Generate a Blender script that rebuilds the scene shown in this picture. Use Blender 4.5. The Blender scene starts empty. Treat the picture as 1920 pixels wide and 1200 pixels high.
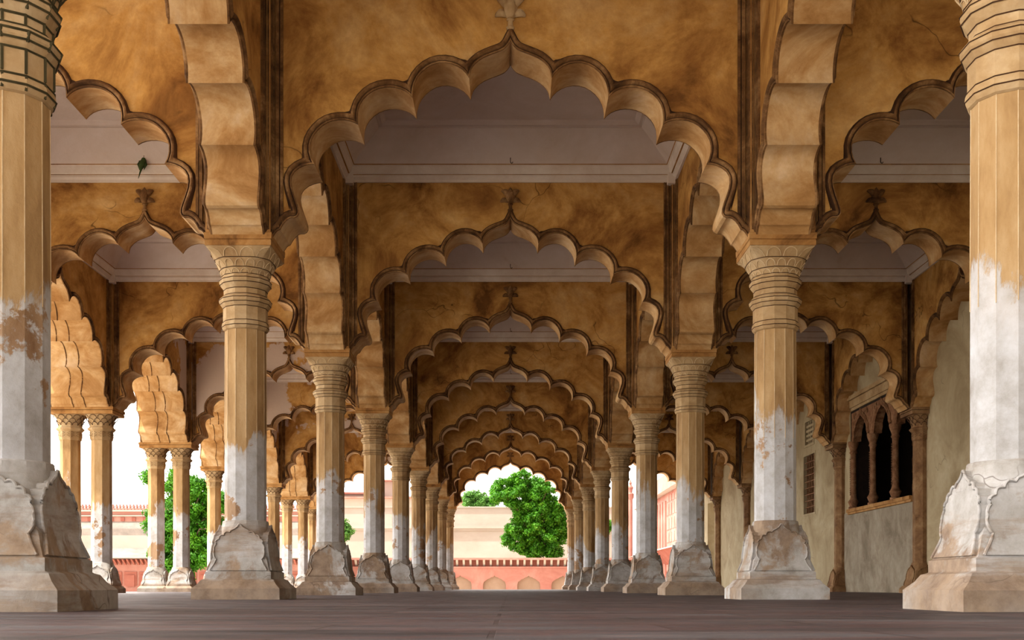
import bpy, bmesh, math, random
import numpy as np
from mathutils import Vector, Matrix
random.seed(7); rng = np.random.default_rng(11)
SC = bpy.context.scene; COL = SC.collection
S = 6.6                      # one bay, in metres; every builder below works in bays
CAMH = 0.0235
Y0 = 1.12                    # first row of columns
# ------------------------------------------------------------------ camera, light
cam = bpy.data.cameras.new('camera'); co = bpy.data.objects.new('camera', cam); COL.objects.link(co)
cam.sensor_width = 36; cam.lens = 2105/1920*36
cam.shift_x = 3/1920; cam.shift_y = 500/1920
cam.clip_start = .05; cam.clip_end = 2000
co.location = (0, 0, CAMH*S); co.rotation_euler = (math.pi/2, 0, 0)
SC.camera = co
w = bpy.data.worlds.new('world'); SC.world = w; w.use_nodes = True
bg = w.node_tree.nodes['Background']; bg.inputs[0].default_value = (1.0, .94, .87, 1)
# hazy sky, brightest towards the sun's side on the left, weaker behind the camera
_t = w.node_tree; _g = _t.nodes.new('ShaderNodeTexCoord'); _s = _t.nodes.new('ShaderNodeSeparateXYZ'); _t.links.new(_g.outputs['Generated'], _s.inputs[0])
_a = _t.nodes.new('ShaderNodeMapRange'); _a.inputs['From Min'].default_value = .45; _a.inputs['From Max'].default_value = -1; _a.inputs['To Min'].default_value = .7; _a.inputs['To Max'].default_value = 8.0; _t.links.new(_s.outputs[0], _a.inputs['Value'])
_b = _t.nodes.new('ShaderNodeMapRange'); _b.inputs['From Min'].default_value = -.6; _b.inputs['From Max'].default_value = .3; _b.inputs['To Min'].default_value = .45; _b.inputs['To Max'].default_value = 1.; _t.links.new(_s.outputs[1], _b.inputs['Value'])
_m = _t.nodes.new('ShaderNodeMath'); _m.operation = 'MULTIPLY'; _t.links.new(_a.outputs[0], _m.inputs[0]); _t.links.new(_b.outputs[0], _m.inputs[1]); _t.links.new(_m.outputs[0], bg.inputs[1])
sun = bpy.data.lights.new('sun', 'SUN'); so = bpy.data.objects.new('sun', sun); COL.objects.link(so)
sun.energy = 6.5; sun.angle = .03; sun.color = (1, .92, .8)
so.rotation_euler = (math.radians(12), math.radians(-20), 0)
SC.view_settings.view_transform = 'Standard'; SC.view_settings.look = 'None'
SC.view_settings.exposure = 0.42; SC.view_settings.gamma = 1; SC.view_settings.use_curve_mapping = False
SC.cycles.max_bounces = 8; SC.cycles.diffuse_bounces = 6

# ------------------------------------------------------------------ materials
def nt_new(name, rough=.85, spec=.2):
    m = bpy.data.materials.new(name); m.use_nodes = True
    nt = m.node_tree; b = nt.nodes['Principled BSDF']
    b.inputs['Roughness'].default_value = rough; b.inputs['Specular IOR Level'].default_value = spec
    return m, nt, b
def pos(nt, sc=(1, 1, 1)):
    g = nt.nodes.new('ShaderNodeNewGeometry'); mp = nt.nodes.new('ShaderNodeMapping')
    mp.inputs['Scale'].default_value = sc; nt.links.new(g.outputs['Position'], mp.inputs['Vector']); return mp.outputs[0]
def noise(nt, v, scale, detail=6, rough=.6, dist=0):
    n = nt.nodes.new('ShaderNodeTexNoise'); n.inputs['Scale'].default_value = scale; n.inputs['Detail'].default_value = detail
    n.inputs['Roughness'].default_value = rough; n.inputs['Distortion'].default_value = dist
    nt.links.new(v, n.inputs['Vector']); return n.outputs['Fac']
def ramp(nt, f, stops):
    r = nt.nodes.new('ShaderNodeValToRGB'); e = r.color_ramp.elements
    while len(e) < len(stops): e.new(.5)
    for el, (p, c) in zip(e, stops):
        el.position = p; el.color = (c[0], c[1], c[2], 1) if not isinstance(c, (int, float)) else (c, c, c, 1)
    nt.links.new(f, r.inputs[0]); return r.outputs[0]
def mix(nt, f, a, b):
    m = nt.nodes.new('ShaderNodeMix'); m.data_type = 'RGBA'
    if isinstance(f, (int, float)): m.inputs[0].default_value = f
    else: nt.links.new(f, m.inputs[0])
    for i, v in ((6, a), (7, b)):
        if isinstance(v, tuple): m.inputs[i].default_value = (*v, 1)
        else: nt.links.new(v, m.inputs[i])
    return m.outputs[2]
def math_(nt, op, a, b=None, clamp=False):
    m = nt.nodes.new('ShaderNodeMath'); m.operation = op; m.use_clamp = clamp
    for i, v in ((0, a), (1, b)):
        if v is None: continue
        if isinstance(v, (int, float)): m.inputs[i].default_value = v
        else: nt.links.new(v, m.inputs[i])
    return m.outputs[0]
def bump(nt, b, h, st=.3, d=.02):
    n = nt.nodes.new('ShaderNodeBump'); n.inputs['Strength'].default_value = st; n.inputs['Distance'].default_value = d
    nt.links.new(h, n.inputs['Height']); nt.links.new(n.outputs[0], b.inputs['Normal'])
def plaster(name, stops, scale=.9, fine=9, fineamt=.35, rough=.85, bmp=.35, dark=None, crack=None, spec=.2):
    m, nt, b = nt_new(name, rough, spec); p = pos(nt)
    c = ramp(nt, noise(nt, p, scale, 8, .68, .6), stops)
    f = noise(nt, p, fine, 8, .7)
    c = mix(nt, math_(nt, 'MULTIPLY', ramp(nt, f, [(.35, 0.), (.75, 1.)]), fineamt), c, dark or stops[0][1])
    if crack:
        v = nt.nodes.new('ShaderNodeTexVoronoi'); v.feature = 'DISTANCE_TO_EDGE'; v.inputs['Scale'].default_value = crack[0]
        mp = pos(nt); n3 = nt.nodes.new('ShaderNodeTexNoise'); n3.inputs['Scale'].default_value = 1.6; nt.links.new(mp, n3.inputs['Vector'])
        ad = nt.nodes.new('ShaderNodeVectorMath'); ad.operation = 'MULTIPLY_ADD'; nt.links.new(n3.outputs['Color'], ad.inputs[0]); ad.inputs[1].default_value = (1.2, 1.2, 1.2); nt.links.new(mp, ad.inputs[2])
        nt.links.new(ad.outputs[0], v.inputs['Vector'])
        cr = math_(nt, 'MULTIPLY', ramp(nt, v.outputs['Distance'], [(.0, 1.), (.006, 0.)]), ramp(nt, noise(nt, p, .7, 2), [(.52, 0.), (.58, crack[1])]))
        c = mix(nt, cr, c, tuple(x*.3 for x in stops[0][1]))
    nt.links.new(c, b.inputs['Base Color'])
    bump(nt, b, noise(nt, p, 14, 8, .65), bmp, .015)
    return m
M = {}
def patches(m):
    # fallen ochre wash showing pale lime plaster on the far arches of the left aisle
    nt = m.node_tree; b = nt.nodes['Principled BSDF']; src = b.inputs['Base Color'].links[0].from_socket
    g = nt.nodes.new('ShaderNodeNewGeometry'); sp = nt.nodes.new('ShaderNodeSeparateXYZ'); nt.links.new(g.outputs['Position'], sp.inputs[0])
    a = math_(nt, 'MULTIPLY', math_(nt, 'LESS_THAN', sp.outputs[0], -3.4), math_(nt, 'GREATER_THAN', sp.outputs[1], 30.))
    f = math_(nt, 'MULTIPLY', a, ramp(nt, noise(nt, pos(nt), .42, 10, .62), [(.50, 0.), (.515, .9)]))
    nt.links.new(mix(nt, f, src, (.56, .46, .40)), b.inputs['Base Color'])
M['ochre'] = plaster('ochre_plaster', [(.34, (.12, .048, .011)), (.43, (.33, .155, .038)), (.53, (.57, .315, .09)), (.68, (.72, .47, .20))], .75, 4.5, .6, dark=(.26, .115, .028), crack=(.5, .8))
patches(M['ochre'])
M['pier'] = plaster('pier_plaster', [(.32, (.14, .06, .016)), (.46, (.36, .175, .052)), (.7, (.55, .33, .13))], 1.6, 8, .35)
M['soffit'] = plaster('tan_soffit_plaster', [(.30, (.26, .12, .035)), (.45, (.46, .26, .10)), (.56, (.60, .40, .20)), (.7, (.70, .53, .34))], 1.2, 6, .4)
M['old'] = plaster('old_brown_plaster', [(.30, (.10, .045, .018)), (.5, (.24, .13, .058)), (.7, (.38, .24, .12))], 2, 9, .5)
M['mould'] = plaster('moulding_plaster', [(.34, (.045, .020, .008)), (.5, (.19, .092, .032)), (.68, (.46, .27, .12))], 2.2, 14, .6)
M['line'] = plaster('groove_dirt_shade', [(.3, (.035, .016, .008)), (.7, (.10, .045, .02))], 4, 16, .3)  # dark groove lines: dirt, with groove shade put into the colour
M['green_line'] = plaster('olive_line_paint', [(.3, (.035, .03, .014)), (.7, (.09, .075, .035))], 4, 16, .3)
M['pale_line'] = plaster('pale_line_paint', [(.3, (.45, .30, .15)), (.7, (.75, .62, .42))], 5, 20, .5)
M['capital'] = plaster('capital_plaster', [(.30, (.26, .15, .065)), (.5, (.45, .31, .16)), (.72, (.60, .47, .30))], 1.6, 9, .4)
M['ceiling'] = plaster('mauve_ceiling_plaster', [(.28, (.50, .36, .27)), (.42, (.62, .53, .48)), (.6, (.68, .60, .57)), (.75, (.74, .68, .65))], .5, 3, .25, dark=(.5, .38, .28))
M['cornice'] = plaster('pale_cornice_plaster', [(.3, (.62, .52, .44)), (.7, (.82, .76, .70))], 1.2, 8, .3)
M['wall'] = plaster('cream_wall_plaster', [(.30, (.27, .20, .11)), (.5, (.42, .34, .21)), (.72, (.53, .46, .31))], .7, 5, .3, crack=(.35, .5))
M['dado'] = plaster('grey_wall_plaster', [(.30, (.16, .125, .085)), (.5, (.30, .25, .185)), (.72, (.42, .37, .29))], 1.1, 5, .45)
M['carved'] = plaster('carved_brown_stone', [(.3, (.12, .05, .022)), (.5, (.30, .15, .075)), (.7, (.46, .27, .15))], 5, 26, .55, bmp=.9)
M['dark'] = plaster('near_black_interior', [(.3, (.012, .007, .005)), (.7, (.03, .018, .012))], 3, 12, .3)  # near-black: shade behind the windows put into the colour
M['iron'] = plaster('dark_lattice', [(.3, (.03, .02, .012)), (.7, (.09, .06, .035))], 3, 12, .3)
M['pink'] = plaster('pink_sandstone', [(.3, (.34, .13, .105)), (.5, (.43, .20, .165)), (.7, (.48, .28, .235))], .35, 2.5, .3, dark=(.40, .15, .11))
M['pinkdark'] = plaster('red_sandstone_recess', [(.3, (.32, .10, .075)), (.7, (.42, .17, .13))], .5, 3, .3)
M['niche'] = plaster('buff_niche_plaster', [(.3, (.30, .20, .14)), (.7, (.40, .29, .22))], .3, 2, .3)
M['cream'] = plaster('cream_rampart_plaster', [(.3, (.40, .33, .28)), (.5, (.47, .41, .36)), (.7, (.51, .46, .41))], .12, .8, .25)
M['slate'] = plaster('weathered_grey_roof', [(.3, (.14, .12, .11)), (.5, (.30, .25, .22)), (.7, (.45, .38, .33))], .25, 2, .5)
M['trunk'] = plaster('bark', [(.3, (.06, .04, .025)), (.7, (.16, .11, .07))], 2, 12, .4)
M['bird'] = plaster('green_feathers', [(.3, (.02, .035, .01)), (.7, (.07, .11, .03))], 20, 60, .3)
M['ground'] = plaster('courtyard_ground', [(.3, (.58, .50, .40)), (.7, (.72, .65, .54))], .1, 1, .3)
def leafmat(name, a, b, c):
    m, nt, bs = nt_new(name, .55, .3); p = pos(nt)
    col = ramp(nt, noise(nt, p, 1.1, 8, .75), [(.32, a), (.52, b), (.7, c)])
    nt.links.new(col, bs.inputs['Base Color'])
    tr = nt.nodes.new('ShaderNodeBsdfTranslucent'); nt.links.new(col, tr.inputs[0])
    ms = nt.nodes.new('ShaderNodeMixShader'); ms.inputs[0].default_value = .35
    out = nt.nodes['Material Output']
    nt.links.new(bs.outputs[0], ms.inputs[1]); nt.links.new(tr.outputs[0], ms.inputs[2]); nt.links.new(ms.outputs[0], out.inputs[0])
    return m
M['leaf'] = leafmat('green_leaves', (.02, .10, .004), (.06, .24, .006), (.18, .42, .02))
M['leaf2'] = leafmat('pale_green_leaves', (.06, .17, .03), (.12, .30, .05), (.25, .45, .12))
def shaft_mat():
    """ochre plaster shaft whose lower half still wears flaking white limewash"""
    m, nt, b = nt_new('flaking_shaft_plaster', .8, .25); p = pos(nt)
    g = nt.nodes.new('ShaderNodeNewGeometry'); sp = nt.nodes.new('ShaderNodeSeparateXYZ'); nt.links.new(g.outputs['Position'], sp.inputs[0])
    z = sp.outputs[2]
    pv = pos(nt, (1, 1, .28))
    och = ramp(nt, noise(nt, pv, 2.6, 8, .65), [(.30, (.20, .105, .04)), (.5, (.40, .25, .11)), (.70, (.56, .40, .22))])
    brn = ramp(nt, noise(nt, pv, 3.2, 8, .7), [(.35, (.22, .12, .06)), (.6, (.42, .28, .17))])
    wht = ramp(nt, noise(nt, p, 3.0, 8, .7), [(.30, (.34, .32, .30)), (.52, (.52, .525, .54)), (.75, (.66, .68, .73))])
    n1 = noise(nt, pv, 1.9, 10, .72, .3); n2 = noise(nt, p, .55, 2)
    # limewash limit: about z 1.95 m, wandering with the noise
    k = math_(nt, 'SUBTRACT', 2.15, z); k = math_(nt, 'ADD', k, math_(nt, 'MULTIPLY', math_(nt, 'SUBTRACT', n2, .5), 3.0))
    k = math_(nt, 'ADD', k, math_(nt, 'MULTIPLY', math_(nt, 'SUBTRACT', n1, .5), 2.2))
    f = ramp(nt, k, [(.0, 0.), (.12, .85), (.5, 1.)])
    patch = ramp(nt, noise(nt, p, 1.15, 10, .7), [(.55, 0.), (.575, 1.)])
    low = mix(nt, patch, wht, brn)
    c = mix(nt, f, och, low)
    nt.links.new(c, b.inputs['Base Color'])
    h = math_(nt, 'ADD', math_(nt, 'MULTIPLY', f, .6), noise(nt, p, 12, 8, .7))
    bump(nt, b, h, .45, .02)
    return m
M['shaft'] = shaft_mat()
def base_mat():
    m, nt, b = nt_new('stained_base_plaster', .8, .25); p = pos(nt)
    wht = ramp(nt, noise(nt, p, 2.2, 8, .7), [(.32, (.25, .22, .185)), (.47, (.42, .405, .385)), (.70, (.62, .62, .63))])
    brn = ramp(nt, noise(nt, p, 4, 8, .7), [(.35, (.17, .10, .055)), (.6, (.36, .25, .16))])
    f = ramp(nt, noise(nt, p, 1.0, 10, .68, .4), [(.51, 0.), (.57, .85)])
    f2 = ramp(nt, noise(nt, pos(nt, (.35, .35, 2.5)), 1.5, 8, .7), [(.5, 0.), (.62, .7)])
    g = nt.nodes.new('ShaderNodeNewGeometry'); sp = nt.nodes.new('ShaderNodeSeparateXYZ'); nt.links.new(g.outputs['Position'], sp.inputs[0])
    low = ramp(nt, math_(nt, 'ADD', sp.outputs[2], math_(nt, 'MULTIPLY', noise(nt, p, 5, 6), .10)), [(.27, .8), (.31, 0.)])
    f2 = math_(nt, 'MAXIMUM', f2, math_(nt, 'MULTIPLY', low, ramp(nt, noise(nt, p, .22, 2), [(.42, 0.), (.48, 1.)])))
    c = mix(nt, math_(nt, 'MAXIMUM', f, f2), wht, brn)
    v = nt.nodes.new('ShaderNodeTexVoronoi'); v.feature = 'DISTANCE_TO_EDGE'; v.inputs['Scale'].default_value = .9
    n3 = nt.nodes.new('ShaderNodeTexNoise'); n3.inputs['Scale'].default_value = 2.5; nt.links.new(p, n3.inputs['Vector'])
    ad = nt.nodes.new('ShaderNodeVectorMath'); ad.operation = 'MULTIPLY_ADD'; nt.links.new(n3.outputs['Color'], ad.inputs[0]); ad.inputs[1].default_value = (.8, .8, .8); nt.links.new(p, ad.inputs[2]); nt.links.new(ad.outputs[0], v.inputs['Vector'])
    c = mix(nt, math_(nt, 'MULTIPLY', ramp(nt, v.outputs['Distance'], [(0., .8), (.006, 0.)]), ramp(nt, noise(nt, p, .8, 2), [(.55, 0.), (.6, 1.)])), c, (.1, .07, .05))
    nt.links.new(c, b.inputs['Base Color']); bump(nt, b, noise(nt, p, 10, 8, .7), .5, .02)
    return m
M['base'] = base_mat()
def floor_mat():
    m, nt, b = nt_new('dark_sandstone_floor', .5, .35)
    p = pos(nt, (.35, 1.4, 1)); q = pos(nt)
    c = ramp(nt, noise(nt, p, 1.6, 9, .65, .4), [(.30, (.030, .024, .026)), (.44, (.080, .070, .077)), (.52, (.125, .078, .080)), (.58, (.10, .095, .105)), (.66, (.14, .13, .14)), (.74, (.28, .15, .13))])
    br = nt.nodes.new('ShaderNodeTexBrick'); qq = nt.nodes.new('ShaderNodeMapping'); qq.inputs['Location'].default_value = (.71, .37, 0); nt.links.new(q, qq.inputs['Vector']); nt.links.new(qq.outputs[0], br.inputs['Vector'])
    br.inputs['Scale'].default_value = 1.0; br.inputs['Brick Width'].default_value = 1.3; br.inputs['Row Height'].default_value = .62; br.inputs['Mortar Size'].default_value = .012
    br.inputs['Color1'].default_value = (1, 1, 1, 1); br.inputs['Color2'].default_value = (.62, .60, .62, 1); br.inputs['Mortar'].default_value = (.5, .45, .45, 1)
    mm = nt.nodes.new('ShaderNodeMix'); mm.data_type = 'RGBA'; mm.blend_type = 'MULTIPLY'; mm.inputs[0].default_value = .9
    nt.links.new(c, mm.inputs[6]); nt.links.new(br.outputs['Color'], mm.inputs[7])
    nt.links.new(mm.outputs[2], b.inputs['Base Color'])
    rr = ramp(nt, noise(nt, q, 3, 6), [(.3, .42), (.7, .72)]); nt.links.new(rr, b.inputs['Roughness'])
    bump(nt, b, math_(nt, 'ADD', noise(nt, p, 4, 8, .6), math_(nt, 'MULTIPLY', br.outputs['Fac'], -.5)), .5, .03)
    return m
M['floor'] = floor_mat()

# ------------------------------------------------------------------ mesh helpers (bay units)
class MB:
    def __init__(s): s.v = []; s.f = []; s.m = []
    def add(s, vs, fs, mi=0):
        o = len(s.v); s.v += [tuple(p) for p in vs]; s.f += [tuple(i+o for i in f) for f in fs]; s.m += [mi]*len(fs)
    def box(s, x0, x1, y0, y1, z0, z1, mi=0):
        s.add([(x0,y0,z0),(x1,y0,z0),(x1,y1,z0),(x0,y1,z0),(x0,y0,z1),(x1,y0,z1),(x1,y1,z1),(x0,y1,z1)],
              [(0,3,2,1),(4,5,6,7),(0,1,5,4),(1,2,6,5),(2,3,7,6),(3,0,4,7)], mi)
    def rings(s, rs, closed=True, cap=True, mi=0):
        n = len(rs[0]); o = len(s.v); fs = []
        for r in rs: s.v += [tuple(p) for p in r]
        for i in range(len(rs)-1):
            for j in range(n if closed else n-1):
                k = (j+1) % n; fs.append((o+i*n+j, o+i*n+k, o+(i+1)*n+k, o+(i+1)*n+j))
        if cap and closed:
            fs.append(tuple(o+j for j in range(n))[::-1]); fs.append(tuple(o+(len(rs)-1)*n+j for j in range(n)))
        s.f += fs; s.m += [mi]*len(fs)
    def tube(s, pts, r, n=5, closed=False, mi=0):
        P = [Vector(p) for p in pts]; L = len(P); rs = []
        for i in range(L):
            a = P[(i-1) % L] if closed or i else P[0]; b = P[(i+1) % L] if closed or i < L-1 else P[-1]
            t = (b-a).normalized() if (b-a).length > 1e-9 else Vector((0, 0, 1))
            u = t.cross(Vector((0, 0, 1)));  u = t.cross(Vector((0, 1, 0))) if u.length < .05 else u
            u.normalize(); v = t.cross(u); rr = r[i] if isinstance(r, (list, tuple)) else r
            rs.append([P[i]+u*math.cos(2*math.pi*j/n)*rr+v*math.sin(2*math.pi*j/n)*rr for j in range(n)])
        if closed: rs.append(rs[0])
        s.rings(rs, True, not closed, mi)
    def mesh(s, name, mats, ang=28):
        me = bpy.data.meshes.new(name); me.from_pydata([(x*S, y*S, z*S) for x, y, z in s.v], [], s.f)
        for k in (mats if isinstance(mats, (list, tuple)) else [mats]): me.materials.append(M[k])
        me.polygons.foreach_set('material_index', s.m)
        bm = bmesh.new(); bm.from_mesh(me); bmesh.ops.recalc_face_normals(bm, faces=bm.faces); bm.to_mesh(me); bm.free()
        if ang: me.shade_smooth(); me.set_sharp_from_angle(angle=math.radians(ang))
        me.update(); return me
def link(name, me, parent=None, loc=None, rot=None):
    o = bpy.data.objects.new(name, me); COL.objects.link(o)
    if parent: o.parent = parent
    if loc: o.location = tuple(c*S for c in loc)
    if rot: o.rotation_euler = rot
    return o
def tag(o, label, cat, group=None, kind=None):
    o['label'] = label; o['category'] = cat
    if group: o['group'] = group
    if kind: o['kind'] = kind
    return o
def thing(name, loc, rz, label, cat, group=None):
    o = link(name, None, None, loc, (0, 0, rz)); return tag(o, label, cat, group)
def struct(name, mb, mats, parent=None, ang=28):
    o = link(name, mb.mesh(name, mats, ang), parent)
    o['kind'] = 'structure'; return o
def copy_tree(o, loc, rz, label, group=None):
    r = o.copy(); COL.objects.link(r); r.location = tuple(c*S for c in loc); r.rotation_euler = (0, 0, rz); r['label'] = label
    if group: r['group'] = group
    for ch in o.children:
        c = ch.copy(); COL.objects.link(c); c.parent = r
        for g in ch.children:
            d = g.copy(); COL.objects.link(d); d.parent = c
    return r
ORD = ['first', 'second', 'third', 'fourth', 'fifth', 'sixth', 'seventh', 'eighth', 'ninth']

# ------------------------------------------------------------------ the multifoil arch outline (right half, from the crown down)
PX = [
 [(952.5,77.5),(956.7,85),(965,93.3),(976.7,98.5),(990,103.5),(1003.3,109.2),(1013.3,115.8),(1021.7,124),(1027,133),(1030,146.7)],
 [(1030,146.7),(1038.3,135),(1050,125.8),(1065,120),(1081.7,118.3),(1098.3,122),(1113,130.8),(1125,143.3),(1132.5,158),(1135.3,171),(1135.8,184)],
 [(1135.8,184),(1145,174.5),(1156.7,168.3),(1170,164.8),(1183.3,164.2),(1198.3,166.7),(1213.3,173.3),(1226.7,185),(1235,198.3),(1238.9,213.3),(1238.3,234.2)],
 [(1238.3,234.2),(1248.3,229),(1261.7,225.8),(1276.7,225.8),(1291.7,229.2),(1305,236.7),(1316.7,248.3),(1325,261.7),(1328.3,276.7),(1326.7,293),(1320,308.3)],
 [(1320,308.3),(1330,309),(1341.7,312.5),(1353.3,319),(1361,328.3),(1363.3,340),(1361.7,353.3),(1356.5,370),(1351,385),(1348.3,397),(1350,404.5),(1356,409),(1364,409)],
 [(1364,409),(1370,412),(1377,419),(1384,431)],
 [(1384,431),(1389,433),(1393,438),(1398,446)]]
def catmull(p, n):
    out = []; P = [np.array(q, float) for q in p]; P = [2*P[0]-P[1]] + P + [2*P[-1]-P[-2]]
    L = len(P)-3; tot = n
    for i in range(tot+1):
        t = i/tot*L; k = min(int(t), L-1); t -= k
        a, b, c, d = P[k:k+4]
        out.append(tuple(.5*((2*b)+(-a+c)*t+(2*a-5*b+4*c-d)*t*t+(-a+3*b-3*c+d)*t**3)))
    return out
LOBES = []
for i, l in enumerate(PX):
    q = [((x-952.5)/1015*.4388/.4389, (1100-y)/1015+CAMH) for x, y in l]
    LOBES.append(catmull(q, 14 if i < 5 else 4))
SPR = LOBES[-1][-1]
CURVE = []
for l in LOBES: CURVE += (l if not CURVE else l[1:])
def lobe_normals(l):
    out = []
    for i in range(len(l)):
        a = l[max(i-1, 0)]; b = l[min(i+1, len(l)-1)]
        d = np.array((b[0]-a[0], b[1]-a[1])); d /= np.linalg.norm(d)
        out.append(np.array((-d[1], d[0])))
    return out
LN = [lobe_normals(l) for l in LOBES]
def miter(i):                     # bisector at breakpoint i (0 crown .. len) in the plane of the wall
    if i == 0: n1 = LN[0][0]*np.array((-1, 1)); n2 = LN[0][0]
    elif i == len(LOBES): return LN[-1][-1]
    else: n1 = LN[i-1][-1]; n2 = LN[i][0]
    b = n1+n2
    if np.linalg.norm(b) < 1e-6: b = np.array((0, 1.))
    b /= np.linalg.norm(b); return b/max(float(b@n1), .42)
def offset(d):
    """each lobe pushed d into the wall, mitred at the cusps; returns one list of points"""
    out = []
    for i, l in enumerate(LOBES):
        Ma = np.array(l[0])+miter(i)*d; Mb = np.array(l[-1])+miter(i+1)*d
        q = [np.array(p)+n*d for p, n in zip(l, LN[i])]; mid = np.array(l[len(l)//2])
        ba = miter(i); bb = miter(i+1); cr = lambda a, b: a[0]*b[1]-a[1]*b[0]
        sa = cr(ba, mid-np.array(l[0])); sb = cr(bb, mid-np.array(l[-1]))
        h = len(q)//2
        for j in range(len(q)):
            if j <= h and cr(ba, q[j]-Ma)*sa < 0: q[j] = Ma
            if j > h and cr(bb, q[j]-Mb)*sb < 0: q[j] = Mb
        q[0] = Ma; q[-1] = Mb
        if i == 0: q[0] = np.array((0, Ma[1]))
        out += [tuple(p) for p in (q if not out else q[1:])]
    return out
TOP = 1.235
HS = .4404                          # half of the clear span
def arch_plate(mb, t0, t1, face=0, sof=1):
    """wall above the arch between local y t0 and t1"""
    for sx in (1, -1):
        out = [(sx*p[0], p[1]) for p in CURVE] + [(sx*HS, SPR[1]), (sx*HS, TOP), (0, TOP)]
        n = len(out)
        mb.add([(p[0], t0, p[1]) for p in out], [tuple(range(n))], face)
        mb.add([(p[0], t1, p[1]) for p in out], [tuple(range(n))][::-1], face)
        k = len(CURVE)+1
        vs = [(p[0], t0, p[1]) for p in out[:k]] + [(p[0], t1, p[1]) for p in out[:k]]
        mb.add(vs, [(j, j+1, k+j+1, k+j) for j in range(k-1)], sof)
PROF = [(0, 0), (0, .0035), (.0022, .0045), (.0030, .0022), (.0044, .0022), (.0052, .0062), (.0080, .0085), (.0110, .0078), (.0136, .0045), (.0148, 0)]
OFFS = [offset(d) for d, _ in PROF]
def arch_moulding(mb, yf, sgn):
    """roll moulding round the foils on the face at y = yf; sgn is the side it stands out on"""
    for sx in (1, -1):
        rows = [[(sx*p[0], yf+sgn*h, p[1]) for p in OFFS[i]] for i, (_, h) in enumerate(PROF)]
        n = len(rows[0])
        vs = [q for r in rows for q in r]
        fs = []
        mi = []
        for i in range(len(rows)-1):
            for j in range(n-1):
                fs.append((i*n+j, i*n+j+1, (i+1)*n+j+1, (i+1)*n+j))
                mi.append(1 if i in (2, 3, 7, 8) else 0)  # dark strips in the groove and outer edge: dirt and shade as colour
        o = len(mb.v); mb.v += vs; mb.f += [tuple(a+o for a in f) for f in fs]; mb.m += mi
def side_strips(mb, yf, sgn, side):
    for sx in (side,):
        for (a, b, h) in ((.4195, .4245, .004), (.4265, .4325, .006), (.4345, .4375, .003)):
            x0, x1 = sorted((sx*a, sx*b)); y0, y1 = sorted((yf-sgn*.002, yf+sgn*h))
            mb.box(x0, x1, y0, y1, SPR[1]+.012+(.4375-b)*1.2, 1.14)
        x0, x1 = sorted((sx*.4245, sx*.4265)); y0, y1 = sorted((yf-sgn*.001, yf+sgn*.001)); mb.box(x0, x1, y0, y1, SPR[1]+.03, 1.14, 1)
def finial(parent, yf, sgn, mat='mould'):
    z0 = 1.050; m = MB(); N = 12
    pr = [(.0055, 0), (.0075, .002), (.0075, .005), (.005, .007), (.0045, .016), (.0075, .018), (.006, .021)]
    m.rings([[(r*math.cos(2*math.pi*j/N), yf+sgn*.004+r*.8*math.sin(2*math.pi*j/N), z0+z) for j in range(N)] for r, z in pr])
    root = link('lotus_finial', m.mesh('finial_stem', [mat]), parent)
    b = MB(); rs = []
    for k in range(9):
        t = k/8; r = .0115*math.sin(math.pi*min(t*.92+.12, 1))**.8+.0006
        rs.append([((r*(1+.10*math.cos(7*a)))*math.cos(a), yf+sgn*.006+r*.9*math.sin(a), z0+.021+t*.044) for a in [2*math.pi*j/28 for j in range(28)]])
    b.rings(rs); link('bud', b.mesh('finial_bud', [mat], 40), root)
    for sx in (1, -1):
        for ang, L, z, wd in ((-8, .024, .028, .0065), (38, .028, .036, .0075)):
            p = MB(); a = math.radians(ang); u = Vector((sx*math.cos(a), 0, math.sin(a))); v = Vector((-sx*math.sin(a), 0, math.cos(a)))
            rs = []
            for k in range(8):
                t = k/7; wv = wd*math.sin(math.pi*min(t*.86+.1, 1))**.7+.0004
                c = Vector((0, yf+sgn*(.003+.007*math.sin(math.pi*t*.9)), z0+z))+u*(L*t+.004)+v*(.004*math.sin(t*2.6))
                rs.append([c+v*wv*math.cos(q)+Vector((0, sgn*1, 0))*(wv*.45*math.sin(q)-(.003*abs(math.cos(q))**2 if math.sin(q) > 0 else 0)) for q in [2*math.pi*j/10 for j in range(10)]])
            p.rings(rs); link('petal', p.mesh('finial_petal', [mat], 40), root)
def build_arch(name, t0, t1, sides, label, cat='arch', ribs=(), fin='mould', face='ochre', group=None):
    root = thing(name, (0, 0, 0), 0, label, cat, group)
    m = MB(); arch_plate(m, t0, t1); link('spandrel_wall', m.mesh('spandrel_wall', [face, 'soffit']), root)
    for sg in sides:
        yf = t0 if sg < 0 else t1
        a = MB(); arch_moulding(a, yf, sg); link('foil_moulding', a.mesh('foil_moulding', ['mould', 'line'], 50), root)
        for sd_ in (1, -1): b = MB(); side_strips(b, yf, sg, sd_); link('upright_moulding', b.mesh('upright_moulding', ['mould', 'line']), root)
        finial(root, yf, sg, fin)
    for yr in ribs:
        c = MB(); pts = [(p[0], yr, p[1]) for p in CURVE][::-1] + [(-p[0], yr, p[1]) for p in CURVE[1:]]
        c.tube(pts, .0022, 5); link('soffit_rib', c.mesh('soffit_rib', ['mould']), root)
    return root

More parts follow.
